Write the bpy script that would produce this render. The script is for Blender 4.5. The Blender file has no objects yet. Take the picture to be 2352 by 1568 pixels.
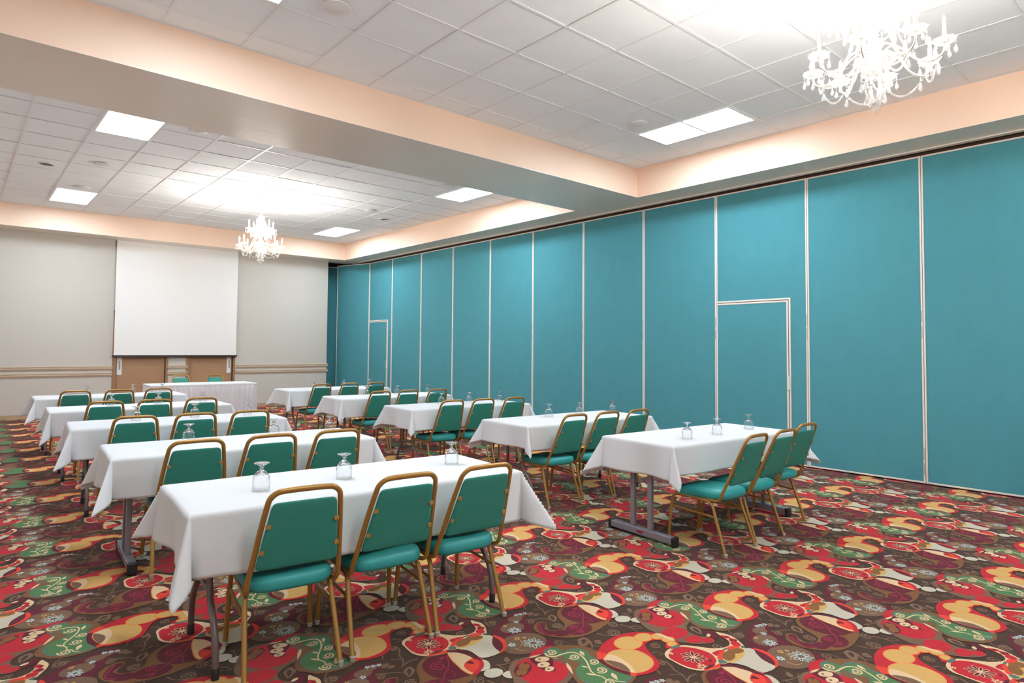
import bpy, math, random
import numpy as np
from mathutils import Vector, Matrix

random.seed(7)
R = math.radians
C = bpy.context.scene.collection
scene = bpy.context.scene

# ------------------------------------------------------------------ camera
H = 3.967                     # ceiling height
T = 0.6096                    # ceiling tile module
CAM = np.array([-2.3836, -4.7025, 1.4071])
FPX, PYO = 1465.5, -41.7
YAW, PITCH, ROLL = .7184, .0393, .0077
_w = np.array([math.sin(YAW)*math.cos(PITCH), math.cos(YAW)*math.cos(PITCH), math.sin(PITCH)])
_r0 = np.array([math.cos(YAW), -math.sin(YAW), 0.]); _u0 = np.cross(_r0, _w)
_r = math.cos(ROLL)*_r0 + math.sin(ROLL)*_u0
_u = -math.sin(ROLL)*_r0 + math.cos(ROLL)*_u0
cam_d = bpy.data.cameras.new('camera'); cam = bpy.data.objects.new('camera', cam_d); C.objects.link(cam)
cam_d.sensor_width = 36; cam_d.lens = FPX/2352*36; cam_d.shift_y = PYO/2352; cam_d.clip_start = .05; cam_d.clip_end = 100
cam.matrix_world = Matrix(((_r[0], _u[0], -_w[0], CAM[0]), (_r[1], _u[1], -_w[1], CAM[1]), (_r[2], _u[2], -_w[2], CAM[2]), (0, 0, 0, 1)))
scene.camera = cam

# ------------------------------------------------------------------ world, exposure, light levels
world = bpy.data.worlds.new('world'); scene.world = world; world.use_nodes = True
world.node_tree.nodes['Background'].inputs[0].default_value = (.5, .5, .5, 1)
world.node_tree.nodes['Background'].inputs[1].default_value = .1
scene.view_settings.view_transform = 'Standard'; scene.view_settings.look = 'None'
scene.view_settings.gamma = 1; scene.view_settings.use_curve_mapping = False
scene.view_settings.exposure = 0.66
scene.cycles.max_bounces = 8; scene.cycles.diffuse_bounces = 5; scene.cycles.glossy_bounces = 3
scene.cycles.transparent_max_bounces = 14; scene.cycles.transmission_bounces = 5
scene.cycles.use_adaptive_sampling = True; scene.cycles.adaptive_threshold = .05
scene.cycles.caustics_refractive = False; scene.cycles.caustics_reflective = False
scene.cycles.sample_clamp_indirect = 6
TROFFER = 23.0                # radiance of the fluorescent panels
BULB = 950.0                  # radiance of a chandelier bulb

# ------------------------------------------------------------------ pixel -> place
def ray(x, y): return _w + _r*((x-1176)/FPX) + _u*((784+PYO-y)/FPX)
def atz(x, y, z=0.):
    d = ray(x, y); return CAM + d*((z-CAM[2])/d[2])
def atx(x, y, X):
    d = ray(x, y); return CAM + d*((X-CAM[0])/d[0])
def aty(x, y, Y):
    d = ray(x, y); return CAM + d*((Y-CAM[1])/d[1])

# ------------------------------------------------------------------ materials
def lin(c):
    if isinstance(c, str): c = [int(c[i:i+2], 16) for i in (0, 2, 4)]
    return tuple((v/255/12.92 if v/255 <= .04045 else ((v/255+.055)/1.055)**2.4) for v in c)
MATS = {}
def mat(name, col, rough=.6, spec=.4, metal=0., var=0., vscale=6., bump=0., bscale=60., coat=0., stretch=None, dist=.002, sheen=0.):
    if name in MATS: return MATS[name]
    m = bpy.data.materials.new(name); m.use_nodes = True; nt = m.node_tree; b = nt.nodes['Principled BSDF']
    b.inputs['Base Color'].default_value = (*col, 1); b.inputs['Roughness'].default_value = rough
    b.inputs['Specular IOR Level'].default_value = spec; b.inputs['Metallic'].default_value = metal
    b.inputs['Coat Weight'].default_value = coat
    if sheen: b.inputs['Sheen Weight'].default_value = sheen
    tc = nt.nodes.new('ShaderNodeTexCoord'); src = tc.outputs['Object']
    if stretch:
        mp = nt.nodes.new('ShaderNodeMapping'); mp.inputs['Scale'].default_value = stretch
        nt.links.new(src, mp.inputs['Vector']); src = mp.outputs['Vector']
    if var:
        n = nt.nodes.new('ShaderNodeTexNoise'); n.inputs['Scale'].default_value = vscale; n.inputs['Detail'].default_value = 5
        nt.links.new(src, n.inputs['Vector'])
        mx = nt.nodes.new('ShaderNodeMix'); mx.data_type = 'RGBA'
        mx.inputs[6].default_value = (*[v*(1-var) for v in col], 1); mx.inputs[7].default_value = (*[min(1, v*(1+var)) for v in col], 1)
        nt.links.new(n.outputs['Fac'], mx.inputs[0]); nt.links.new(mx.outputs[2], b.inputs['Base Color'])
    if bump:
        n2 = nt.nodes.new('ShaderNodeTexNoise'); n2.inputs['Scale'].default_value = bscale; n2.inputs['Detail'].default_value = 3
        nt.links.new(src, n2.inputs['Vector'])
        bp = nt.nodes.new('ShaderNodeBump'); bp.inputs['Strength'].default_value = bump; bp.inputs['Distance'].default_value = dist
        nt.links.new(n2.outputs['Fac'], bp.inputs['Height']); nt.links.new(bp.outputs['Normal'], b.inputs['Normal'])
    MATS[name] = m; return m
def emat(name, col, strength, stripes=False):
    if name in MATS: return MATS[name]
    m = bpy.data.materials.new(name); m.use_nodes = True; nt = m.node_tree
    nt.nodes.remove(nt.nodes['Principled BSDF']); e = nt.nodes.new('ShaderNodeEmission')
    e.inputs[0].default_value = (*col, 1); e.inputs[1].default_value = strength
    nt.links.new(e.outputs[0], nt.nodes['Material Output'].inputs[0]); MATS[name] = m; return m
def thin_glass(name, tint=(1, 1, 1), rough=.02, base=.04, edge=.6, milk=0., solid=0.):
    m = bpy.data.materials.new(name); m.use_nodes = True; nt = m.node_tree
    nt.nodes.remove(nt.nodes['Principled BSDF'])
    t = nt.nodes.new('ShaderNodeBsdfTransparent'); t.inputs[0].default_value = (*tint, 1)
    g = nt.nodes.new('ShaderNodeBsdfGlossy'); g.inputs['Roughness'].default_value = rough
    f = nt.nodes.new('ShaderNodeLayerWeight'); f.inputs[0].default_value = .5
    p = nt.nodes.new('ShaderNodeMath'); p.operation = 'POWER'; p.inputs[1].default_value = 3.
    a = nt.nodes.new('ShaderNodeMath'); a.operation = 'MULTIPLY_ADD'; a.use_clamp = True; a.inputs[1].default_value = edge; a.inputs[2].default_value = base
    nt.links.new(f.outputs['Facing'], p.inputs[0]); nt.links.new(p.outputs[0], a.inputs[0])
    mx = nt.nodes.new('ShaderNodeMixShader'); nt.links.new(a.outputs[0], mx.inputs[0])
    nt.links.new(t.outputs[0], mx.inputs[1]); nt.links.new(g.outputs[0], mx.inputs[2]); out = mx.outputs[0]
    if solid:
        gl = nt.nodes.new('ShaderNodeBsdfGlass'); gl.inputs['IOR'].default_value = 1.5; gl.inputs['Roughness'].default_value = .0
        m3 = nt.nodes.new('ShaderNodeMixShader'); m3.inputs[0].default_value = solid; nt.links.new(out, m3.inputs[1]); nt.links.new(gl.outputs[0], m3.inputs[2]); out = m3.outputs[0]
    if milk:
        d = nt.nodes.new('ShaderNodeBsdfTranslucent'); d.inputs[0].default_value = (.95, .94, .92, 1)
        d2 = nt.nodes.new('ShaderNodeBsdfDiffuse'); d2.inputs[0].default_value = (.95, .94, .92, 1)
        m1 = nt.nodes.new('ShaderNodeMixShader'); nt.links.new(d.outputs[0], m1.inputs[1]); nt.links.new(d2.outputs[0], m1.inputs[2])
        m2 = nt.nodes.new('ShaderNodeMixShader'); m2.inputs[0].default_value = milk; nt.links.new(out, m2.inputs[1]); nt.links.new(m1.outputs[0], m2.inputs[2]); out = m2.outputs[0]
    nt.links.new(out, nt.nodes['Material Output'].inputs[0]); MATS[name] = m; return m

M_PEACH = mat('peach_paint', lin((240, 208, 184)), .45, .4, var=.03, vscale=2)
M_GREIGE = mat('greige_underside', lin((238, 225, 210)), .24, .6, var=.04, vscale=1.5, bump=.25, bscale=14, dist=.004)  # greyer, glossier tone on the undersides than on the upright faces
M_TILE = mat('ceiling_tile_white', lin((244, 248, 251)), .9, .1, var=.03, vscale=3, bump=.7, bscale=55, dist=.003)
M_TBAR = mat('ceiling_grid_white', lin((240, 242, 243)), .5, .3)
M_DARK = mat('dark_void', lin((74, 56, 47)), .8, .1)
M_WALL = mat('wall_vinyl', lin((197, 190, 181)), .7, .25, var=.02, vscale=2, bump=.1, bscale=90)
M_WALLW = mat('plain_wall', lin((244, 244, 243)), .7, .25, var=.02)
M_WALLL = mat('side_wall_vinyl', lin((226, 222, 216)), .7, .25, var=.02, vscale=2)
M_RAIL = mat('beige_moulding', lin((196, 174, 151)), .45, .4, var=.04, vscale=4)
M_DOOR = mat('tan_door', lin((168, 130, 98)), .5, .35, var=.06, vscale=2, stretch=(1, 1, .2))
M_FRAME = mat('brown_door_frame', lin((150, 112, 82)), .5, .4)
M_SCREEN = mat('screen_fabric', lin((236, 233, 230)), .8, .1)
M_BAR = mat('screen_bar', lin((62, 48, 46)), .4, .4)
M_TEAL = mat('teal_partition_fabric', lin((78, 143, 153)), .85, .15, var=.07, vscale=7, bump=.45, bscale=120, dist=.003, stretch=(1, 1, .45))
M_TRIM = mat('partition_white_trim', lin((226, 216, 206)), .45, .4)
M_CLOTH = mat('white_table_linen', lin((216, 216, 218)), .85, .1, bump=.12, bscale=160, dist=.001)
M_SKIRT = mat('white_table_skirt', lin((214, 209, 212)), .8, .15)
M_VINYL_LIT = mat('green_vinyl_lit', lin((46, 152, 150)), .42, .45, var=.05, vscale=9, bump=.08, bscale=160, dist=.001)  # chair vinyl on the seat, with the cool lamplight put into its colour
M_VINYL_SHADED = mat('green_vinyl_shaded', lin((50, 136, 122)), .6, .35, var=.05, vscale=9, bump=.2, bscale=220, dist=.001)  # same vinyl on the backrest, its shade put into the colour
M_GOLD = mat('gold_enamel_steel', lin((166, 124, 62)), .33, .5, metal=.35, var=.05, vscale=12)
M_GLIDE = mat('clear_foot_glide', lin((176, 166, 152)), .4, .4)
M_TLEG = mat('grey_brown_steel', lin((112, 98, 96)), .4, .5, metal=.3)
M_TLEG2 = mat('silver_grey_steel', lin((140, 134, 142)), .4, .5, metal=.3)
M_BLACK = mat('black_plastic', lin((38, 34, 34)), .5, .4)
M_WOODTOP = mat('table_top_laminate', lin((120, 92, 70)), .5, .3)
M_LABEL = mat('red_label', lin((150, 40, 50)), .5, .3)
M_WHITEP = mat('white_plastic', lin((232, 230, 228)), .5, .3)
M_GRILLE = mat('dark_grille', lin((110, 100, 96)), .6, .3)
M_BASEB = mat('baseboard_vinyl', lin((178, 150, 122)), .6, .3)
M_SILVER = mat('white_enamel_arm', lin((236, 222, 206)), .25, .6, metal=.3)
M_CANDLE = mat('candle_sleeve', lin((250, 245, 236)), .4, .4)
M_GLASS = thin_glass('clear_glass', (.985, .99, .99), .012, .04, .9)
M_GLASS2 = thin_glass('thick_clear_glass', (.99, .99, .99), .012, .10, .8, solid=.45)
M_CRYSTAL = thin_glass('cut_crystal', (.99, .985, .98), .06, .14, .6, .10)
M_LIGHT = emat('fluorescent_diffuser', (.85, 1., 1.12), TROFFER)
M_BULB = emat('warm_bulb', (1., .945, .87), BULB)

# ------------------------------------------------------------------ mesh helpers
class MB:
    def __init__(s): s.v = []; s.f = []
    def add(s, v, f):
        o = len(s.v); s.v += [tuple(p) for p in v]; s.f += [tuple(i+o for i in q) for q in f]; return s
    def box(s, x0, x1, y0, y1, z0, z1):
        v = [(x0, y0, z0), (x1, y0, z0), (x1, y1, z0), (x0, y1, z0), (x0, y0, z1), (x1, y0, z1), (x1, y1, z1), (x0, y1, z1)]
        return s.add(v, [(0, 3, 2, 1), (4, 5, 6, 7), (0, 1, 5, 4), (1, 2, 6, 5), (2, 3, 7, 6), (3, 0, 4, 7)])
    def bbox(s, x0, x1, y0, y1, z0, z1, b=.004):      # box with chamfered edges
        xs, ys, zs = (x0, x1), (y0, y1), (z0, z1); v = []; idx = {}
        for i in (0, 1):
            for j in (0, 1):
                for k in (0, 1):
                    sx, sy, sz = (1, -1)[i], (1, -1)[j], (1, -1)[k]
                    idx[i, j, k, 0] = len(v); v.append((xs[i], ys[j]+sy*b, zs[k]+sz*b))
                    idx[i, j, k, 1] = len(v); v.append((xs[i]+sx*b, ys[j], zs[k]+sz*b))
                    idx[i, j, k, 2] = len(v); v.append((xs[i]+sx*b, ys[j]+sy*b, zs[k]))
        f = []
        cyc = [(0, 0), (1, 0), (1, 1), (0, 1)]
        for a in (0, 1):
            f.append([idx[a, p, q, 0] for p, q in cyc]); f.append([idx[p, a, q, 1] for p, q in cyc]); f.append([idx[p, q, a, 2] for p, q in cyc])
        for p in (0, 1):
            for q in (0, 1):
                f.append([idx[0, p, q, 1], idx[1, p, q, 1], idx[1, p, q, 2], idx[0, p, q, 2]])
                f.append([idx[p, 0, q, 0], idx[p, 1, q, 0], idx[p, 1, q, 2], idx[p, 0, q, 2]])
                f.append([idx[p, q, 0, 0], idx[p, q, 1, 0], idx[p, q, 1, 1], idx[p, q, 0, 1]])
        for i in (0, 1):
            for j in (0, 1):
                for k in (0, 1): f.append([idx[i, j, k, 0], idx[i, j, k, 1], idx[i, j, k, 2]])
        return s.add(v, f)
    def tube(s, path, r, n=8, closed=False, flat=1., cap=True):
        P = [Vector(p) for p in path]; m = len(P); rings = []
        up = None
        for i, p in enumerate(P):
            a = P[i-1] if (i > 0 or closed) else p; b = P[(i+1) % m] if (i < m-1 or closed) else p
            t = (b-a).normalized()
            if up is None:
                up = Vector((1, 0, 0)) if abs(t.x) < .9 else Vector((0, 0, 1))
            e1 = (up - t*up.dot(t)).normalized(); e2 = t.cross(e1); up = e1
            rr = r[i] if isinstance(r, (list, tuple)) else r
            rings.append([p + e1*math.cos(2*math.pi*(k+.5)/n)*rr + e2*math.sin(2*math.pi*(k+.5)/n)*rr*flat for k in range(n)])
        v = [q for rg in rings for q in rg]; f = []
        for i in range(m if closed else m-1):
            j = (i+1) % m
            for k in range(n): f.append((i*n+k, i*n+(k+1) % n, j*n+(k+1) % n, j*n+k))
        if cap and not closed:
            f.append(tuple(range(n-1, -1, -1))); f.append(tuple((m-1)*n+k for k in range(n)))
        return s.add(v, f)
    def lathe(s, prof, n=20, c=(0, 0, 0), cap=True, scallop=None):
        v = []; f = []
        for (r, z) in prof:
            for k in range(n):
                a = 2*math.pi*k/n; q = r*(1 + (scallop*math.cos(8*a)*min(1, r/.05) if scallop else 0))
                v.append((c[0]+q*math.cos(a), c[1]+q*math.sin(a), c[2]+z))
        m = len(prof)
        for i in range(m-1):
            for k in range(n): f.append((i*n+k, i*n+(k+1) % n, (i+1)*n+(k+1) % n, (i+1)*n+k))
        if cap:
            if prof[0][0] > 1e-4: f.append(tuple(range(n-1, -1, -1)))
            if prof[-1][0] > 1e-4: f.append(tuple((m-1)*n+k for k in range(n)))
        return s.add(v, f)
    def ball(s, c, r, n=6, m=4, sz=1.):
        prof = [(max(1e-5, r*math.sin(math.pi*i/m)), -r*sz*math.cos(math.pi*i/m)) for i in range(m+1)]
        return s.lathe(prof, n, c, cap=False)
    def grid(s, fn, nu, nv):
        v = [fn(i/nu, j/nv) for j in range(nv+1) for i in range(nu+1)]
        f = [(j*(nu+1)+i, j*(nu+1)+i+1, (j+1)*(nu+1)+i+1, (j+1)*(nu+1)+i) for j in range(nv) for i in range(nu)]
        return s.add(v, f)
    def prism(s, prof, y0, y1, axis='y'):     # profile of (a, z) extruded
        n = len(prof)
        mk = (lambda a, z, t: (a, t, z)) if axis == 'y' else (lambda a, z, t: (t, a, z))
        v = [mk(a, z, y0) for a, z in prof] + [mk(a, z, y1) for a, z in prof]
        f = [tuple(range(n)), tuple(range(2*n-1, n-1, -1))] + [(i, i+n, (i+1) % n+n, (i+1) % n) for i in range(n)]
        return s.add(v, f)
    def mesh(s, name, m, smooth=False, angle=None):
        me = bpy.data.meshes.new(name); me.from_pydata(s.v, [], s.f); me.update()
        if m: me.materials.append(m)
        import bmesh
        bm = bmesh.new(); bm.from_mesh(me); bmesh.ops.recalc_face_normals(bm, faces=bm.faces); bm.to_mesh(me); bm.free()
        if smooth:
            me.polygons.foreach_set('use_smooth', [True]*len(me.polygons))
            if angle: me.set_sharp_from_angle(angle=R(angle))
        return me
    def build(s, name, m, parent=None, smooth=False, angle=None):
        return obj(name, s.mesh(name, m, smooth, angle), parent)
def obj(name, me, parent=None):
    o = bpy.data.objects.new(name, me); C.objects.link(o)
    if parent: o.parent = parent
    return o
def empty(name, loc=(0, 0, 0), rz=0.):
    o = bpy.data.objects.new(name, None); C.objects.link(o); o.location = loc; o.rotation_euler = (0, 0, rz); o.empty_display_size = .1
    return o
def tag(o, label, cat=None, group=None, kind=None):
    o['label'] = label
    if cat: o['category'] = cat
    if group: o['group'] = group
    if kind: o['kind'] = kind
    return o
def copy_tree(o, parent=None):
    c = o.copy(); C.objects.link(c); c.parent = parent
    for ch in list(o.children): copy_tree(ch, c)
    return c
def spline(pts, n=6, closed=False):
    P = [np.array(p, float) for p in pts]; m = len(P); out = []
    for i in range(m if closed else m-1):
        p0, p1, p2, p3 = (P[(i-1) % m], P[i], P[(i+1) % m], P[(i+2) % m]) if closed else (P[max(0, i-1)], P[i], P[i+1], P[min(m-1, i+2)])
        for k in range(n):
            t = k/n
            out.append(.5*((2*p1)+(p2-p0)*t+(2*p0-5*p1+4*p2-p3)*t*t+(3*p1-p0-3*p2+p3)*t**3))
    if not closed: out.append(P[-1])
    return out

# ------------------------------------------------------------------ room dimensions
XS, ZS = 4.855, H-.407            # soffit face and underside
XW = 5.40                         # face of the partition panels
YB0, YB1 = .895, 2.10             # beam
YF, YW = 9.90, 10.45              # far soffit face, far wall
XL, XLS = -3.6, -3.0              # left wall, left soffit face
YN, YNS = -7.4, -6.9              # near wall, near soffit face

# ------------------------------------------------------------------ floor: patterned carpet
CARPET = {}
def cmat(n, c):
    c = tuple(v*.955 for v in c)
    CARPET[n] = len(CARPET)
    mat('carpet_'+n, lin(c), .95, .08, var=.16, vscale=120, bump=.9, bscale=260, dist=.004, sheen=.1)
for n, c in dict(dark=(74, 50, 36), vine=(130, 98, 76), caramel=(130, 86, 50), taupe=(124, 92, 70), plum=(102, 28, 42), magenta=(160, 36, 66),
                 red=(198, 34, 46), orange=(234, 68, 48), gold=(218, 170, 98), amber=(240, 140, 60), cream=(232, 196, 154), grey=(206, 194, 172),
                 green=(82, 124, 76), teal=(88, 118, 104), ice=(190, 206, 202), brown=(140, 92, 48)).items(): cmat(n, c)
CROP = {1: (1330, 1360), 2: (1600, 1300), 3: (1880, 1330), 4: (1330, 1220), 5: (1040, 1300), 6: (1500, 1440)}
def fp(c, x, y):
    ox, oy = CROP[c]; p = atz(ox+x/7.35, oy+y/7.35, 0.); return (p[0], p[1])
SHAPES = []                        # (colour, outline, fine)
def blob(col, c, *pts, n=5, fine=False, grow=0.):
    P = []
    for p in pts:
        P.append(fp(*p) if len(p) == 3 else fp(c, *p))
    o = spline(P, n, True)
    if grow:
        m = sum(o)/len(o); o = [m+(q-m)*(1+grow/np.linalg.norm(q-m)) for q in o]
    SHAPES.append((col, o, fine))
def ell(col, c, cx, cy, x0, x1, y0, y1, edge=None, tilt=0., fine=False):
    m = np.array(fp(c, cx, cy)); a = np.array(fp(c, x1, cy))-np.array(fp(c, x0, cy)); b = np.array(fp(c, cx, y1))-np.array(fp(c, cx, y0))
    a /= 2; b /= 2
    if edge: SHAPES.append((edge, [m+(a*(1+.006/np.linalg.norm(a)))*math.cos(t)+(b*(1+.006/np.linalg.norm(b)))*math.sin(t) for t in np.linspace(0, 2*math.pi, 24, False)], fine))
    SHAPES.append((col, [m+a*math.cos(t)+b*math.sin(t) for t in np.linspace(0, 2*math.pi, 22, False)], fine))
def ribbon(col, P, w, taper=True):
    P = [np.array(p) for p in P]; L = []; Rr = []
    for i, p in enumerate(P):
        d = P[min(i+1, len(P)-1)]-P[max(i-1, 0)]; d = d/(np.linalg.norm(d)+1e-9); nrm = np.array([-d[1], d[0]])
        k = w/2*(1-.55*(i/len(P)) if taper else 1)
        L.append(p+nrm*k); Rr.append(p-nrm*k)
    for i in range(len(P)-1): SHAPES.append((col, [L[i], L[i+1], Rr[i+1], Rr[i]], True))
def stroke(col, c, *pts, w=.007, n=4):
    w *= 1.2
    ribbon(col, spline([fp(*p) if len(p) == 3 else fp(c, *p) for p in pts], n), w)
def spiral(col, c, cx, cy, r, a0=0., turns=1.6, w=.006, d=1):
    w *= 1.3
    m = np.array(fp(c, cx, cy)); rr = np.linalg.norm(np.array(fp(c, cx+r, cy))-m); k = int(18*turns)
    ribbon(col, [m+rr*(1-.86*i/k)*np.array([math.cos(a0+d*2*math.pi*turns*i/k), math.sin(a0+d*2*math.pi*turns*i/k)]) for i in range(k+1)], w, False)
def petal(col, c, x0, y0, x1, y1, wd=.3):
    a = np.array(fp(c, x0, y0)); b = np.array(fp(c, x1, y1)); d = b-a; nn = np.array([-d[1], d[0]])*wd
    SHAPES.append((col, spline([a, a+d*.35+nn*.9, a+d*.7+nn*.6, b, a+d*.7-nn*.6, a+d*.35-nn*.9], 3, True), True))
def flower(col, c, cx, cy, r, k=11, w=.005, inner=.28, fill=None):
    m = np.array(fp(c, cx, cy)); rr = np.linalg.norm(np.array(fp(c, cx+r, cy))-m)
    for i in range(k):
        a = 2*math.pi*(i+.3)/k; e = np.array([math.cos(a), math.sin(a)]); t = np.array([-e[1], e[0]]); q = rr*(1 if i % 2 else .86)
        o = [m+e*(inner*rr+(q-inner*rr)*(.5-.5*math.cos(s)))+t*math.sin(s)*q*.13 for s in np.linspace(0, 2*math.pi, 11)]
        if fill: SHAPES.append((fill, o[:-1], True))
        ribbon(col, o, w, False)
# dark-ground vines
for a in ((1, 570, 665, 125, 3.3, 2.1), (1, 590, 535, 95, .2, 1.6), (1, 340, 835, 75, .4, 1.4), (1, 1300, 890, 95, .4, 1.7), (1, 1500, 90, 80, 0, 1.5), (1, 1420, 1190, 60, 0, 1.4),
          (4, 990, 860, 60, 0, 1.5), (4, 1395, 910, 85, .5, 2.0), (4, 430, 880, 80, 1., 1.6), (4, 2050, 1105, 60, 0, 1.4), (2, 740, 1145, 75, 0, 1.6), (2, 1790, 575, 80, .4, 1.5)):
    spiral('vine', *a[:5], turns=a[5], w=.006)
stroke('vine', 1, (300, 680), (440, 715), (560, 715), (690, 690), w=.007)
stroke('vine', 1, (690, 530), (830, 570), (930, 620), (1010, 680), w=.007)
stroke('vine', 1, (850, 575), (960, 560), (1080, 590), (960, 600), (850, 578), w=.006)
stroke('vine', 1, (60, 760), (170, 800), (220, 880), (210, 960), w=.008)
stroke('vine', 1, (220, 895), (330, 900), (420, 930), w=.006)
petal('vine', 1, 40, 910, 110, 760, .28); petal('dark', 1, 62, 870, 98, 800, .2)
stroke('vine', 1, (1230, 1010), (1330, 1000), (1420, 1030), (1340, 1050), w=.006)
stroke('vine', 1, (1310, 1300), (1380, 1370), w=.007)
stroke('vine', 1, (1350, 1130), (1480, 1170), (1560, 1240), (1620, 1310), (1730, 1370), (1800, 1450), (1850, 1529), w=.008)
stroke('vine', 1, (1530, 1380), (1650, 1370), (1760, 1400), w=.006)
stroke('vine', 1, (1830, 1480), (1870, 1400), (2000, 1380), w=.006)
stroke('vine', 4, (870, 835), (1000, 830), (1120, 820), (1230, 830), (1330, 860), w=.007)
petal('vine', 4, 1230, 770, 1320, 860, .3); petal('dark', 4, 1240, 785, 1305, 845, .18)
stroke('vine', 4, (1150, 760), (1170, 730), (1250, 700), w=.006)
stroke('vine', 4, (1430, 1090), (1560, 1100), (1680, 1145), w=.006)
stroke('vine', 4, (1810, 1045), (1900, 1090), (1990, 1160), w=.007)
petal('vine', 4, 1830, 1050, 1850, 1150, .38); petal('dark', 4, 1838, 1070, 1850, 1130, .25)
stroke('vine', 4, (300, 820), (340, 880), (420, 920), w=.006)
stroke('vine', 1, (720, 350), (850, 340), (950, 310), (990, 270), w=.006)
stroke('vine', 1, (760, 350), (850, 390), (900, 420), w=.006)
petal('vine', 1, 870, 320, 830, 255, .3)
petal('vine', 1, 1900, 560, 2060, 700, .3); petal('dark', 1, 1925, 590, 2040, 680, .18)
# plum flower comma
blob('plum', 4, (770, 728), (640, 775), (545, 850), (495, 950), (500, 1040), (640, 1065), (770, 1150), (790, 1190), (900, 1228), (1080, 1252), (1180, 1240), (1300, 1180), (1425, 1150), (1410, 1090), (1250, 1052), (1110, 1000), (1050, 950), (990, 890), (885, 830), (905, 775))
for a in ((4, 930, 762, 885, 975, 742, 785), (4, 1015, 772, 975, 1055, 756, 790), (4, 780, 782, 715, 852, 755, 812), (4, 738, 828, 635, 840, 790, 866), (4, 750, 933, 580, 918, 868, 1000), (4, 992, 1120, 663, 1320, 990, 1250)): ell('taupe', *a)
flower('ice', 4, 1135, 1118, 160, 11, .0042, .3); flower('ice', 4, 840, 1140, 62, 7, .005); flower('ice', 4, 800, 965, 100, 9, .0045)
for x in (730, 790, 850): flower('ice', 4, x, 775-(x-730)*.15, 34, 5, .005)
flower('ice', 4, 775, 862, 42, 5, .005)
spiral('gold', 4, 890, 1070, 50, 0, 1.3, .004); spiral('gold', 4, 985, 1055, 30, 1, 1.2, .004); spiral('gold', 4, 640, 915, 32, 0, 1.2, .004)
stroke('gold', 4, (900, 1180), (1000, 1210), (1100, 1200), w=.004); stroke('gold', 4, (940, 1090), (990, 1130), (960, 1160), w=.004)
# caramel / plum paisley
blob('caramel', 4, (1345, 688), (1310, 740), (1345, 803), (1430, 858), (1490, 905), (1470, 945), (1380, 968), (1290, 958), (1236, 918), (1215, 880), (1160, 862), (1090, 868), (1055, 900), (1060, 945), (1120, 985), (1230, 1022), (1400, 1050), (1600, 1058), (1780, 1042), (1940, 990), (2050, 920), (2115, 850), (2000, 720), (1700, 650), (1500, 662))
blob('plum', 4, (1362, 740), (1385, 692), (1500, 670), (1600, 665), (1750, 745), (1900, 800), (2040, 840), (1960, 868), (1850, 886), (1740, 880), (1600, 860), (1480, 822), (1400, 785))
ell('plum', 4, 1710, 950, 1520, 1903, 880, 1022); ell('plum', 4, 1480, 1000, 1340, 1592, 962, 1042)
blob('plum', 4, (1092, 905), (1130, 872), (1205, 882), (1222, 950), (1330, 972), (1430, 990), (1330, 1032), (1180, 985))
spiral('magenta', 4, 1575, 770, 110, .5, 1.8, .006); stroke('magenta', 4, (1570, 670), (1690, 760), (1720, 840), (1755, 900), (1740, 960), (1660, 1000), (1600, 1020), w=.007)
spiral('magenta', 4, 1640, 930, 75, 0, 1.7, .005); spiral('magenta', 4, 1770, 985, 45, 0, 1.4, .005)
stroke('magenta', 4, (1700, 800), (1800, 820), (1870, 860), w=.006); stroke('magenta', 4, (1110, 890), (1180, 960), (1260, 1010), (1420, 1020), w=.008)
ell('magenta', 4, 1550, 700, 1525, 1590, 685, 715)
# taupe / red bead paisley
blob('taupe', 1, (930, 350), (1000, 290), (1150, 255), (1500, 245), (1700, 260), (1830, 380), (1872, 470), (1822, 560), (1830, 640), (1930, 702), (2050, 736), (2150, 742), (2275, 800), (2265, 840), (2100, 866), (1900, 860), (1700, 835), (1560, 780), (1400, 705), (1200, 640), (1060, 540), (1020, 470), (940, 420))
blob('red', 1, (1150, 255), (1180, 190), (1260, 150), (1420, 124), (1375, 180), (1345, 222), (1260, 245))
blob('red', 1, (1010, 350), (1080, 290), (1180, 278), (1500, 300), (1650, 330), (1755, 390), (1782, 455), (1740, 530), (1600, 575), (1450, 582), (1300, 562), (1150, 500), (1050, 440))
ell('red', 1, 1615, 680, 1390, 1838, 580, 776); ell('red', 1, 1945, 788, 1795, 2095, 724, 850); ell('red', 1, 2180, 802, 2080, 2275, 758, 846)
blob('plum', 1, (1165, 278), (1290, 355), (1420, 410), (1560, 432), (1602, 412), (1540, 370), (1490, 282), (1320, 262))
ell('plum', 1, 1128, 405, 1005, 1242, 318, 492)
for x, y in ((1100, 365), (1165, 375), (1100, 440), (1160, 435)): ell('brown', 1, x, y, x-45, x+45, y-38, y+38)
ell('cream', 1, 1348, 286, 1245, 1450, 256, 316); ell('cream', 1, 1395, 350, 1308, 1482, 318, 384); ell('cream', 1, 1502, 400, 1438, 1567, 370, 430)
for x, y in ((1310, 286), (1375, 352), (1490, 402)): ell('taupe', 1, x, y, x-22, x+22, y-9, y+9, fine=True)
petal('cream', 1, 1150, 270, 1300, 228, .12); petal('cream', 1, 1440, 262, 1565, 278, .1); petal('cream', 1, 1708, 328, 1855, 462, .09)
blob('plum', 1, (2130, 640), (2230, 650), (2335, 720), (2322, 772), (2240, 762), (2160, 690)); ell('cream', 1, 2185, 720, 2150, 2220, 695, 748)
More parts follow.
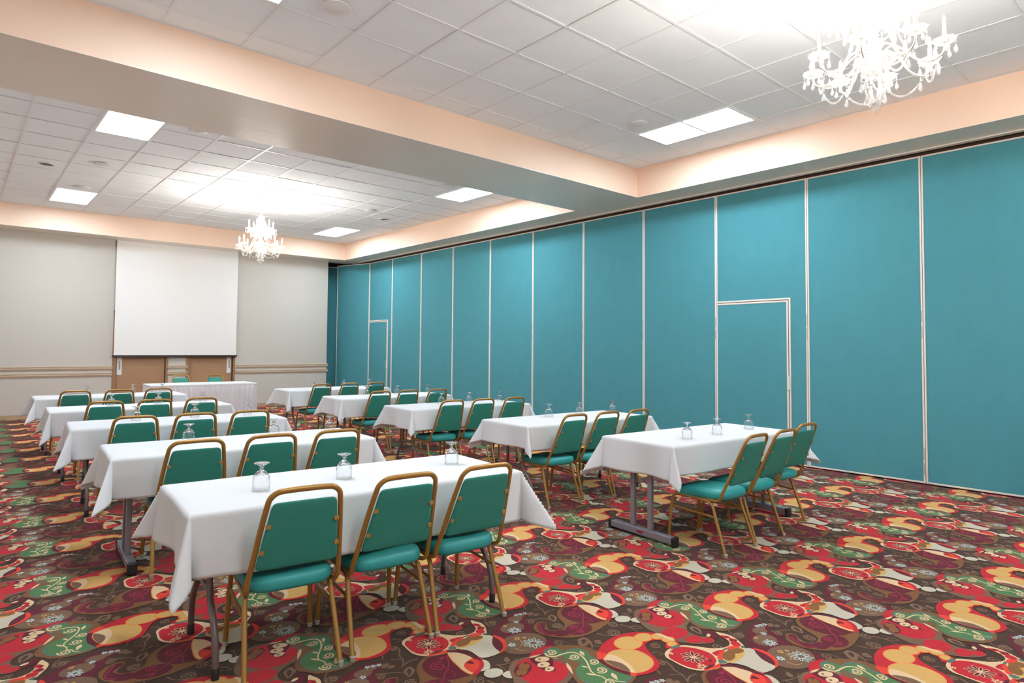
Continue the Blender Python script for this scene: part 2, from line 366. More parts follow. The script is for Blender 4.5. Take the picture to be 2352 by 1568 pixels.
# leaf paisley
blob('caramel', 1, (1350, 232), (1385, 150), (1500, 122), (1700, 118), (1900, 138), (2080, 188), (2, 150, 640), (2, 640, 700), (2, 762, 880), (2, 770, 930), (2, 730, 1000), (2, 620, 1055), (2, 420, 1088), (2, 220, 1065), (1, 2080, 612), (1, 1950, 555), (1, 1870, 490), (1, 1840, 430), (1, 1760, 320), (1, 1640, 255), (1, 1500, 272))
LEAF = [(1, 1340, 202), (1, 1390, 160), (1, 1480, 152), (1, 1560, 170), (1, 1622, 196), (1, 1700, 170), (1, 1800, 163), (1, 1900, 180), (1, 1980, 220), (1, 2008, 255), (1, 2100, 280), (2, 170, 730), (2, 330, 790), (2, 520, 830), (2, 680, 895), (2, 692, 940), (2, 640, 1000), (2, 500, 1034), (2, 370, 1042), (1, 2260, 597), (1, 2130, 570), (1, 2010, 530), (1, 1928, 480), (1, 1888, 420), (1, 1893, 370), (1, 1930, 325), (1, 1850, 310), (1, 1720, 290), (1, 1620, 242), (1, 1480, 264), (1, 1380, 242)]
blob('teal', 1, *LEAF, grow=.006)
blob('green', 1, *LEAF, grow=-.007)
stroke('cream', 1, (1352, 215), (1420, 248), (1520, 252), (1600, 226), (1700, 205), (1800, 213), (1900, 255), (1980, 310), (2040, 370), (2100, 430), (2180, 470), (2280, 492), (1, 2352, 525), (2, 420, 960), (2, 520, 985), (2, 645, 994), w=.009)
for a in ((1, 1440, 202, 78, 3.4, 1.6), (1, 1785, 258, 80, 2.8, 1.7), (1, 2085, 315, 78, 3.2, 1.6), (1, 2235, 415, 88, 3.2, 1.7), (2, 415, 1000, 92, 2.6, 1.7)): spiral('cream', *a[:5], turns=a[5], w=.006)
petal('cream', 1, 1838, 186, 1925, 246, .2); petal('cream', 1, 1935, 368, 2055, 388, .2); petal('cream', 1, 2036, 456, 2210, 478, .16); petal('cream', 2, 408, 890, 522, 972, .2)
# red / gold paisley
blob('red', 1, (300, 1060), (335, 960), (420, 850), (560, 760), (720, 702), (900, 672), (1100, 668), (1290, 680), (1450, 725), (1590, 788), (1682, 850), (1692, 890), (1620, 925), (1530, 945), (1460, 938), (1462, 872), (1430, 818), (1330, 800), (1220, 815), (1135, 855), (1120, 905), (1180, 990), (1240, 1050), (1305, 1112), (1358, 1175), (1355, 1250), (1305, 1312), (1200, 1360), (1060, 1394), (960, 1402), (870, 1390), (700, 1350), (560, 1300), (430, 1222), (330, 1140), n=4)
blob('orange', 1, (302, 1005), (380, 1012), (450, 1028), (440, 1090), (432, 1135), (360, 1135), (312, 1125))
blob('plum', 1, (318, 1135), (440, 1132), (520, 1160), (700, 1240), (860, 1330), (884, 1398), (760, 1370), (600, 1320), (440, 1232))
blob('orange', 1, (866, 1345), (960, 1345), (968, 1402), (884, 1402), n=2)
blob('gold', 1, (430, 1110), (520, 1010), (660, 966), (830, 954), (1000, 988), (1150, 1060), (1236, 1140), (1247, 1220), (1180, 1290), (1080, 1335), (950, 1352), (820, 1325), (680, 1280), (540, 1220), (455, 1165))
SHAPES.insert(-1, ('amber', [q+(q-sum(SHAPES[-1][1])/len(SHAPES[-1][1]))*.035 for q in SHAPES[-1][1]], False))
blob('cream', 1, (430, 1112), (500, 1045), (640, 1078), (780, 1158), (880, 1240), (948, 1348), (865, 1335), (820, 1262), (720, 1192), (560, 1150), (442, 1142))
blob('taupe', 1, (442, 1145), (560, 1150), (720, 1195), (820, 1265), (866, 1336), (760, 1308), (620, 1256), (510, 1200))
for a in ((1, 830, 850, 604, 1056, 745, 956), (1, 1087, 755, 944, 1230, 692, 818), (1, 1326, 740, 1222, 1432, 700, 788), (1, 1500, 790, 1408, 1592, 750, 832), (1, 1570, 866, 1500, 1640, 830, 906)): ell('gold', *a, edge='amber')
blob('cream', 1, (1280, 684), (1430, 716), (1560, 776), (1625, 812), (1540, 800), (1400, 745), n=3)
# cream / red flower paisley
blob('cream', 6, (195, 450), (230, 390), (310, 345), (460, 303), (620, 308), (800, 330), (960, 350), (1060, 352), (1200, 338), (1278, 308), (1290, 260), (1255, 212), (1150, 150), (1058, 78), (1150, 93), (1290, 130), (1400, 190), (1482, 260), (1542, 320), (1562, 400), (1500, 500), (1400, 572), (1250, 607), (1150, 662), (1000, 712), (850, 732), (700, 718), (560, 682), (430, 622), (320, 562), (230, 512))
blob('red', 6, (262, 460), (330, 370), (460, 330), (600, 335), (760, 365), (900, 410), (1000, 465), (1062, 540), (1056, 600), (1000, 660), (900, 692), (780, 702), (640, 682), (500, 632), (380, 572), (290, 520))
flower('cream', 6, 685, 505, 225, 11, .0028, .2, fill='plum'); ell('cream', 6, 685, 505, 640, 728, 488, 522)
flower('cream', 6, 830, 660, 100, 7, .004); flower('cream', 6, 305, 440, 45, 5, .004)
ell('plum', 6, 968, 560, 945, 990, 540, 588); blob('plum', 6, (866, 694), (960, 640), (1048, 624), (1005, 668), (905, 702))
blob('orange', 6, (850, 718), (1000, 672), (1050, 640), (1140, 608), (1165, 660), (1010, 705), (900, 728)); blob('amber', 6, (960, 712), (1060, 690), (1150, 662), (1080, 700), n=3)
ell('gold', 6, 1380, 480, 1175, 1562, 345, 606)
blob('red', 6, (1000, 430), (1080, 395), (1150, 385), (1205, 395), (1150, 450), (1080, 480), (1020, 455)); blob('orange', 6, (1120, 420), (1208, 395), (1172, 470), (1182, 545), (1090, 532), (1100, 470))
ell('brown', 6, 1280, 480, 1168, 1390, 398, 562); ell('brown', 6, 1395, 395, 1250, 1535, 348, 444)
blob('orange', 6, (1245, 345), (1330, 310), (1440, 318), (1472, 335), (1370, 362), (1262, 370)); blob('red', 6, (1310, 258), (1400, 240), (1480, 290), (1450, 318), (1345, 302))
blob('red', 6, (1140, 138), (1260, 150), (1305, 182), (1200, 182), fine=True); blob('red', 6, (1290, 182), (1400, 208), (1412, 240), (1300, 240), fine=True)
ell('plum', 6, 1330, 215, 1300, 1350, 195, 235, fine=True); ell('plum', 6, 1395, 222, 1370, 1415, 205, 240, fine=True); ell('plum', 6, 1240, 160, 1210, 1275, 150, 172, fine=True)
for p in (((1170, 375), (1250, 340), (1240, 378), (1190, 388)), ((1100, 550), (1200, 555), (1252, 605), (1132, 608)), ((1480, 315), (1530, 310), (1552, 345), (1500, 347))): blob('teal', 6, *p, n=3)
blob('teal', 1, (1545, 940), (1600, 900), (1700, 888), (1706, 912), (1640, 936), (1560, 956), n=3)
# white lens and beads
blob('plum', 6, (1690, 368), (1830, 415), (1960, 478), (2062, 570), (2068, 660), (1950, 600), (1830, 525), (1750, 445))
blob('orange', 6, (1692, 348), (1850, 388), (1990, 458), (2090, 548), (2118, 635), (2090, 682), (2062, 660), (2052, 580), (1960, 492), (1840, 424), (1712, 374))
blob('grey', 6, (1562, 355), (1688, 370), (1742, 440), (1832, 530), (1950, 600), (2066, 662), (2010, 722), (1850, 766), (1720, 722), (1560, 652), (1400, 612), (1330, 600), (1450, 550), (1542, 470))
blob('amber', 4, (1562, 648), (1720, 648), (1850, 676), (1995, 718), (2066, 780), (2054, 844), (1930, 820), (1800, 770), (1675, 718))
blob('cream', 4, (1572, 651), (1720, 653), (1850, 681), (1988, 722), (2058, 780), (2046, 836), (1930, 813), (1800, 763), (1682, 713))
blob('orange', 4, (1870, 745), (1910, 706), (2000, 710), (2060, 770), (2050, 826), (1960, 806), (1890, 776)); blob('red', 4, (1900, 700), (2000, 692), (2092, 740), (2128, 800), (2112, 848), (2050, 836), (2066, 790), (2040, 742), (1980, 712)); blob('plum', 4, (1880, 742), (1920, 724), (1982, 752), (1900, 748), n=3)
blob('plum', 4, (1555, 632), (1700, 632), (1850, 664), (1990, 698), (2060, 725), (1960, 712), (1850, 682), (1700, 654), (1570, 650))
blob('grey', 4, (2045, 716), (2130, 730), (2205, 778), (2190, 806), (2126, 816), (2125, 780), (2090, 740)); ell('grey', 1, 740, 448, 608, 874, 393, 505)
blob('grey', 1, (872, 462), (930, 424), (985, 440), (1032, 507), (930, 500)); blob('taupe', 1, (958, 428), (1012, 434), (1072, 490), (1032, 507), n=2)

def make_floor():
    A = np.array([.8682, -.0095]); B = np.array([.0158, .8862]); O = np.array([.4, -2.4])
    nl = len(SHAPES); dz = .003/nl
    base = []; kz = 0
    for k, (col, o, fine) in enumerate(SHAPES): base.append((CARPET[col], np.array(o), -.003+dz*(k+1), fine))
    V = [np.array([[XL-.1, YN-.1, -.003], [XW+.6, YN-.1, -.003], [XW+.6, YW+.9, -.003], [XL-.1, YW+.9, -.003]])]
    loops = [np.arange(4)]; tot = [4]; mi = [0]; nv = 4
    near = [b for b in base]; far = [b for b in base if not b[3]]
    def pack(bs):
        vv = np.concatenate([np.column_stack([b[1], np.full(len(b[1]), b[2])]) for b in bs]); tt = [len(b[1]) for b in bs]; mm = [b[0] for b in bs]
        return vv, np.array(tt), np.array(mm)
    P = {True: pack(near), False: pack(far)}
    for i in range(-9, 9):
        for j in range(-7, 17):
            off = A*i+B*j; c = O+off
            if not (XL-.3 < c[0] < XW+.45 and YN-.3 < c[1] < YW+.5): continue
            d = math.hypot(c[0]-CAM[0], c[1]-CAM[1]); ang = math.atan2(c[0]-CAM[0], c[1]-CAM[1])-YAW
            vv, tt, mm = P[d < 8.5 and abs((ang+math.pi) % (2*math.pi)-math.pi) < 1.2]
            w = vv.copy(); w[:, 0] += off[0]; w[:, 1] += off[1]
            w[:, 0] = np.clip(w[:, 0], XL-.1, XW+.55); w[:, 1] = np.clip(w[:, 1], YN-.1, YW+.85)
            V.append(w); loops.append(np.arange(len(w))+nv); tot += list(tt); mi += list(mm); nv += len(w)
    V = np.concatenate(V); lv = np.concatenate(loops); tot = np.array(tot); st = np.concatenate([[0], np.cumsum(tot)[:-1]])
    me = bpy.data.meshes.new('floor'); me.vertices.add(len(V)); me.vertices.foreach_set('co', V.ravel())
    me.loops.add(len(lv)); me.loops.foreach_set('vertex_index', lv.astype(np.int32))
    me.polygons.add(len(tot)); me.polygons.foreach_set('loop_start', st.astype(np.int32)); me.polygons.foreach_set('loop_total', tot.astype(np.int32))
    for n in CARPET: me.materials.append(MATS['carpet_'+n])
    me.polygons.foreach_set('material_index', np.array(mi, np.int32)); me.update(calc_edges=True)
    tag(obj('floor', me), 'brown carpet with red, gold and green paisley pattern', kind='structure')
make_floor()

# ------------------------------------------------------------------ walls
WALLB = MB()
DX = [(.125, 1.035), (1.505, 2.415)]                 # door openings in the far wall
WALLB.box(XL-.2, DX[0][0], YW, YW+.16, 0, H); WALLB.box(DX[0][1], DX[1][0], YW, YW+.16, 0, 2.06); WALLB.box(DX[1][1], 4.68, YW, YW+.16, 0, H); WALLB.box(DX[0][0], DX[1][1], YW, YW+.16, 2.06, H)
wf = tag(WALLB.build('wall_far', M_WALL), 'pale vinyl wall behind the projection screen', kind='structure')
tag(MB().box(XL-.2, XL, YN-.2, YW+.16, 0, H).build('wall_left', M_WALLL), 'plain pale wall opposite the teal partition', kind='structure')
tag(MB().box(XL-.2, XW+.6, YN-.2, YN, 0, H).build('wall_near', M_WALLW), 'plain pale wall facing the projection screen', kind='structure')
tag(MB().box(XW+.30, XW+.5, YN-.2, YW+1.2, 0, H).build('wall_right', M_DARK), 'dark void behind the teal folding partition', kind='structure')
pk = MB().box(4.50, XW+.5, YW+1.0, YW+1.1, 0, H); pk.box(4.50, 4.62, YW+.16, YW+1.0, 0, H)
tag(pk.build('wall_pocket', M_DARK), 'dark storage pocket at the end of the partition', kind='structure')
for k, (x0, x1, nm) in enumerate(((XL, DX[0][0]-.075, ''), (DX[0][1]+.05, DX[1][0]-.05, ''), (DX[1][1]+.075, 4.69, ''))):
    for z0, w in ((.915, 'upper'), (.785, 'lower')):
        prof = [(YW, z0), (YW-.018, z0), (YW-.018, z0+.018), (YW-.03, z0+.022), (YW-.03, z0+.042), (YW-.02, z0+.048), (YW-.03, z0+.056), (YW-.03, z0+.07), (YW, z0+.074)]
        m = MB(); n = len(prof); xa, xb = x0-(.015 if k == 1 else 0), x1+.015
        v = [(xa, a, z) for a, z in prof]+[(xb, a, z) for a, z in prof]
        m.add(v, [tuple(range(n)), tuple(range(2*n-1, n-1, -1))]+[(i, i+n, (i+1) % n+n, (i+1) % n) for i in range(n)])
        t = m.build('trim_%d' % (k*2+(1 if w == 'upper' else 2)), M_RAIL)
        tag(t, '%s beige chair rail moulding %s' % (w, ('on the wall away from the partition', 'on the pilaster between the doors', 'on the wall between door and partition')[k]), kind='structure')
for k, (x0, x1) in enumerate(((XL, DX[0][0]-.07), (DX[1][1]+.07, 4.68))):
    tag(MB().bbox(x0, x1, YW-.014, YW, 0, .09, .004).build(('baseboard_far', 'baseboard_far_end')[k], M_BASEB), ('tan baseboard under the wall away from partition', 'tan baseboard between the doors and the partition')[k], kind='structure')
for k, (x0, x1) in enumerate(DX):
    d = tag(MB().bbox(x0+.004, x1-.004, YW+.035, YW+.08, .008, 2.045, .003).build('door_%d' % (k+1), M_DOOR), ('tan flush door with white pull plate behind screen, on open side', 'tan flush door behind screen, on the partition side')[k], kind='structure')
    fr = MB(); fr.bbox(x0-.065, x0, YW-.022, YW+.1, 0, 2.11, .004); fr.bbox(x1, x1+.05, YW-.022, YW+.1, 0, 2.11, .004); fr.bbox(x0-.065, x1+.05, YW-.022, YW+.1, 2.06, 2.125, .004)
    fr.build('door_frame', M_FRAME, d)
    px0 = x0+.02 if k == 0 else x1-.12
    pl = MB().bbox(px0, px0+.09, YW+.027, YW+.036, .80, 1.19, .003).build('pull_plate', M_WHITEP, d)
    MB().tube([(px0+.045, YW+.03, .92), (px0+.045, YW-.01, .925), (px0+.045, YW-.015, .95), (px0+.045, YW-.015, 1.05), (px0+.045, YW-.01, 1.075), (px0+.045, YW+.03, 1.08)], .007, 8).build('pull_handle', M_FRAME, pl, True)

# ------------------------------------------------------------------ beam and soffits
def soffit(name, lab, faces, x0, x1, y0, y1):
    b = MB().box(x0, x1, y0, y1, ZS+.004, H+.05).build(name, M_PEACH); tag(b, lab, kind='structure')
    MB().box(x0, x1, y0, y1, ZS, ZS+.004).build('underside', M_GREIGE, b)
    return b
soffit('ceiling_beam', 'deep peach painted beam crossing the ceiling between two bays', '', XLS, XS, YB0, YB1)
soffit('ceiling_soffit', 'peach soffit running above the teal folding partition', '', XS, XW+.12, YNS, YF)
soffit('ceiling_soffit', 'peach soffit along the wall with the projection screen', '', XLS, XW+.5, YF, YW+.16)
soffit('ceiling_soffit', 'peach soffit above the wall opposite the partition', '', XL, XLS, YNS, YF)
soffit('ceiling_soffit', 'peach soffit along the wall facing the screen', '', XL, XW+.5, YN, YNS)

# ------------------------------------------------------------------ ceilings: slab, runners, tiles
tile_cache = {}
def tile_mesh(wx, wy):
    k = (round(wx, 3), round(wy, 3))
    if k not in tile_cache: tile_cache[k] = MB().bbox(-wx/2, wx/2, -wy/2, wy/2, 0, .014, .003).mesh('ceiling_tile', M_TILE)
    return tile_cache[k]
LIGHTS = [((-2, -1), (-2, 0)), ((6, 7), (-2, 0)), ((-2, -1), (-10, -8)), ((6, 7), (-10, -8)), ((-2, -1), (5, 7)), ((6, 7), (5, 7)), ((-2, -1), (13, 15)), ((6, 7), (13, 15))]
def bay(lab, x0, x1, y0, y1):
    c = tag(MB().box(x0-.05, x1+.05, y0-.05, y1+.05, H+.05, H+.09).build('ceiling', M_TBAR), lab, kind='structure')
    rnd = random.Random(3)
    i0, i1, j0, j1 = math.floor(x0/T), math.ceil(x1/T), math.floor(y0/T), math.ceil(y1/T)
    for i in range(i0+1, i1):
        if x0 < i*T < x1: MB().box(i*T-.012, i*T+.012, y0, y1, H, H+.004).box(i*T-.002, i*T+.002, y0, y1, H+.004, H+.03).build('grid_runner', M_TBAR, c)
    for j in range(j0+1, j1):
        if y0 < j*T < y1: MB().box(x0, x1, j*T-.012, j*T+.012, H+.0008, H+.0048).build('grid_cross_tee', M_TBAR, c)
    MB().box(x0, x0+.02, y0, y1, H, H+.003).box(x1-.02, x1, y0, y1, H, H+.003).box(x0, x1, y0, y0+.02, H+.0004, H+.0034).box(x0, x1, y1-.02, y1, H+.0004, H+.0034).build('edge_angle', M_TBAR, c)
    for i in range(i0, i1):
        for j in range(j0, j1):
            if any(a[0] <= i < a[1] and b[0] <= j < b[1] for a, b in LIGHTS): continue
            xa, xb, ya, yb = max(i*T, x0), min((i+1)*T, x1), max(j*T, y0), min((j+1)*T, y1)
            if xb-xa < .04 or yb-ya < .04: continue
            o = obj('ceiling_tile', tile_mesh(xb-xa-.008, yb-ya-.008), c)
            o.location = ((xa+xb)/2, (ya+yb)/2, H+.0055+rnd.uniform(0, .002)); o.rotation_euler = (rnd.uniform(-.003, .003), rnd.uniform(-.003, .003), 0)
    return c
bay('white tiled ceiling over the tables nearest the facing wall', XLS, XS, YNS, YB0)
bay('white tiled ceiling between the beam and the screen wall', XLS, XS, YB1, YF)
side = {(-2, -1): 'away from partition', (6, 7): 'beside the partition soffit'}
row = {(-2, 0): 'before the beam', (-10, -8): 'at the end facing the screen', (5, 7): 'just past the beam', (13, 15): 'by the screen wall'}
for a, b in LIGHTS:
    x0, x1, y0, y1 = a[0]*T, a[1]*T, b[0]*T, b[1]*T
    L = tag(empty('ceiling_light', ((x0+x1)/2, (y0+y1)/2, H)), 'lit fluorescent ceiling panel %s, %s' % (row[b], side[a]), 'light', 'fluorescent panels in the ceiling')
    hx, hy = (x1-x0)/2, (y1-y0)/2
    f = MB(); f.box(-hx+.006, -hx+.03, -hy+.006, hy-.006, -.004, .05); f.box(hx-.03, hx-.006, -hy+.006, hy-.006, -.004, .05); f.box(-hx+.03, hx-.03, -hy+.006, -hy+.03, -.004, .05); f.box(-hx+.03, hx-.03, hy-.03, hy-.006, -.004, .05)
    f.build('frame', M_TBAR, L)
    MB().box(-hx+.03, hx-.03, -hy+.03, hy-.03, .004, .008).build('diffuser', M_LIGHT, L)
    MB().box(-hx+.01, hx-.01, -hy+.01, hy-.01, .02, .049).build('housing', M_TBAR, L)
def disc(gx, gy, lab, dark=False):
    o = tag(empty('ceiling_downlight' if dark else 'ceiling_speaker', (gx*T, gy*T, H)), lab, 'downlight' if dark else 'speaker', 'round fittings in the ceiling tiles')
    if dark:
        MB().lathe([(.085, -.006), (.098, -.006), (.1, .004), (.085, .004), (.085, -.006)], 28, cap=False).build('rim', M_WHITEP, o, True, 40)
        MB().lathe([(.0001, .0035), (.086, .0035), (.086, .004)], 28, cap=False).build('aperture', M_GRILLE, o)
    else:
        MB().lathe([(.1, .004), (.108, -.004), (.104, -.01), (.095, -.012)], 28, cap=False).build('rim', M_WHITEP, o, True, 40)
        MB().lathe([(.096, -.012), (.06, -.02), (.0001, -.024)], 28, cap=False).build('grille', M_WHITEP, o, True)
disc(-.48, -.45, 'white round ceiling speaker before the beam, away from partition')
disc(5.55, -.42, 'white round ceiling speaker beside the light before the beam')
disc(-.45, 5.62, 'white round ceiling speaker just past the beam, away from partition')
disc(5.62, 5.75, 'white round ceiling speaker just past the beam, near partition')
disc(-1.45, 9.6, 'white round ceiling speaker mid bay, away from partition')
disc(-1.45, 12.5, 'white round ceiling speaker touching the light by the screen wall')
disc(5.6, 9.8, 'white round ceiling speaker mid bay, near partition')
disc(5.6, 13.7, 'white round ceiling speaker beside light near screen and partition')
disc(-2.42, 10.5, 'dark round ceiling opening mid bay, away from partition', True)
disc(6.6, 10.7, 'dark round ceiling opening mid bay, near partition', True)

# ------------------------------------------------------------------ folding partition
PT = 3.515                                            # top of the panels
def ordinal(n): return ['first', 'second', 'third', 'fourth', 'fifth', 'sixth', 'seventh', 'eighth', 'ninth', 'tenth', 'eleventh', 'twelfth', 'thirteenth', 'fourteenth', 'fifteenth', 'sixteenth'][n]
seams = [float(atx(px, 700, XW)[1]) for px in (848.5, 900.5, 967, 1040, 1125.5, 1224, 1340, 1478.5, 1645.5, 1855, 2120)]
while seams[-1] > YN+1.25: seams.append(seams[-1]-1.194)
seams.append(YN)
def panel(name, L, lab, door=None, flip=False):
    """face looks to -x, far edge at local y=0, runs to y=-L"""
    p = tag(empty(name), lab, 'partition', 'teal panels of the folding partition')
    z0, z1 = .014, PT; g = .003; t = .02
    MB().box(.02, .09, -L+g, -g, z0, z1).build('core', M_TRIM, p)
    fab = MB()
    fab.bbox(0, .02, -L+t, -t, z0+.018, z1-.018, .003)
    fab.build('fabric', M_TEAL, p)
    for y0, y1 in ((-t, -g), (-L+g, -L+t)): MB().bbox(-.006, .02, y0, y1, z0, z1, .002).build('edge_trim', M_TRIM, p)
    MB().bbox(-.004, .02, -L+t, -t, z1-.018, z1, .002).build('top_trim', M_TRIM, p)
    MB().bbox(-.004, .02, -L+t, -t, z0, z0+.018, .002).build('bottom_trim', M_TRIM, p)
    MB().box(.012, .08, -L+g, -g, .004, z0).build('floor_seal', M_DARK, p)
    for z in (.10, .26, 1.55, 1.72): MB().box(-.0068, 0, -L+.0095, -L+.0135, z, z+.13).build('latch_slot', M_GRILLE, p)
    if door:
        w, h = door                                   # leaf from far edge to y=-w
        lf = MB().bbox(-.005, .004, -w+.03, -t-.004, .035, h-.03, .002).build('door_leaf', M_TEAL, p)
        MB().bbox(-.010, .004, -w+.008, -w+.03, .035, h-.008, .002).build('leaf_trim', M_TRIM, lf)
        MB().bbox(-.010, .004, -w+.03, -t-.004, h-.03, h-.008, .002).build('leaf_trim', M_TRIM, lf)
        MB().box(-.007, .003, -w, -w+.008, .05, h).box(-.007, .003, -w, -t, h-.008, h).build('gap', M_DARK, p)
        MB().bbox(-.010, .004, -w-.022, -w, .05, h+.022, .002).build('door_frame', M_TRIM, p)
        MB().bbox(-.010, .004, -w, -t, h, h+.022, .002).build('door_frame', M_TRIM, p)
        la = MB().bbox(-.03, -.008, -w-.012, -w+.014, .92, 1.09, .004).build('latch', M_TRIM, lf)
    return p
ndoor = {0: (.905, 2.05), 8: (1.0, 2.04)}
NV = len(seams)-1
for k in range(NV):
    L = seams[k]-seams[k+1]
    extra = ' with pass door' if k in ndoor else ''
    lab = 'tall teal fabric partition panel%s, %s from the screen wall' % (extra, ordinal(k+1))
    p = panel('partition_panel', L, lab, (ndoor[k][0], ndoor[k][1]) if k in ndoor else None); p.location = (XW, seams[k], 0)
# the end panel swings into the pocket
hx, hy = XW, seams[0]; ex, ey = 5.075, 10.74
Lh = math.hypot(ex-hx, ey-hy)
p = panel('partition_panel', Lh, 'teal partition panel swung into the pocket beside the screen wall'); p.location = (ex, ey, 0); p.rotation_euler = (0, 0, math.atan2(hx-ex, ey-hy))
p = panel('partition_panel', .62, 'teal partition panel stored inside the dark pocket'); p.location = (4.66, YW+.58, 0); p.rotation_euler = (0, 0, R(90))
tk = empty('partition_track', (0, 0, 0)); tag(tk, 'pale overhead track with dark slot above teal partition', 'track')
MB().bbox(XW-.10, XW-.028, YNS, YF+.5, ZS-.014, ZS, .003).build('track_flange', M_TRIM, tk)
MB().box(XW-.028, XW+.12, YNS, YF+.5, ZS-.004, ZS).build('track_slot', M_DARK, tk)
MB().box(XW+.03, XW+.07, YNS, YF, PT, ZS-.004).build('hanger_rail', M_DARK, tk)

# ------------------------------------------------------------------ projection screen
ys = YW-.06
sc = tag(empty('projection_screen', (1.3, ys, 1.19)), 'large white pull-down projection screen with dark bottom bar', 'screen')
sx0, sx1 = float(aty(269, 560, ys)[0])-1.3, float(aty(547.3, 590, ys)[0])-1.3
MB().grid(lambda u, v: (sx0+(sx1-sx0)*u, .006*math.sin(math.pi*u)*math.sin(math.pi*v)-.003, .012+(ZS-1.19-.012)*v), 16, 8).grid(lambda u, v: (sx0+(sx1-sx0)*u, .0, .012+(ZS-1.19-.012)*v), 1, 1).build('screen_fabric', M_SCREEN, sc, True)
MB().bbox(sx0-.015, sx1+.015, -.014, .014, -.025, .02, .006).build('bottom_bar', M_BAR, sc)
for ex_ in (sx0-.018, sx1+.018): MB().ball((ex_, 0, -.002), .016).build('end_cap', M_BLACK, sc, True)

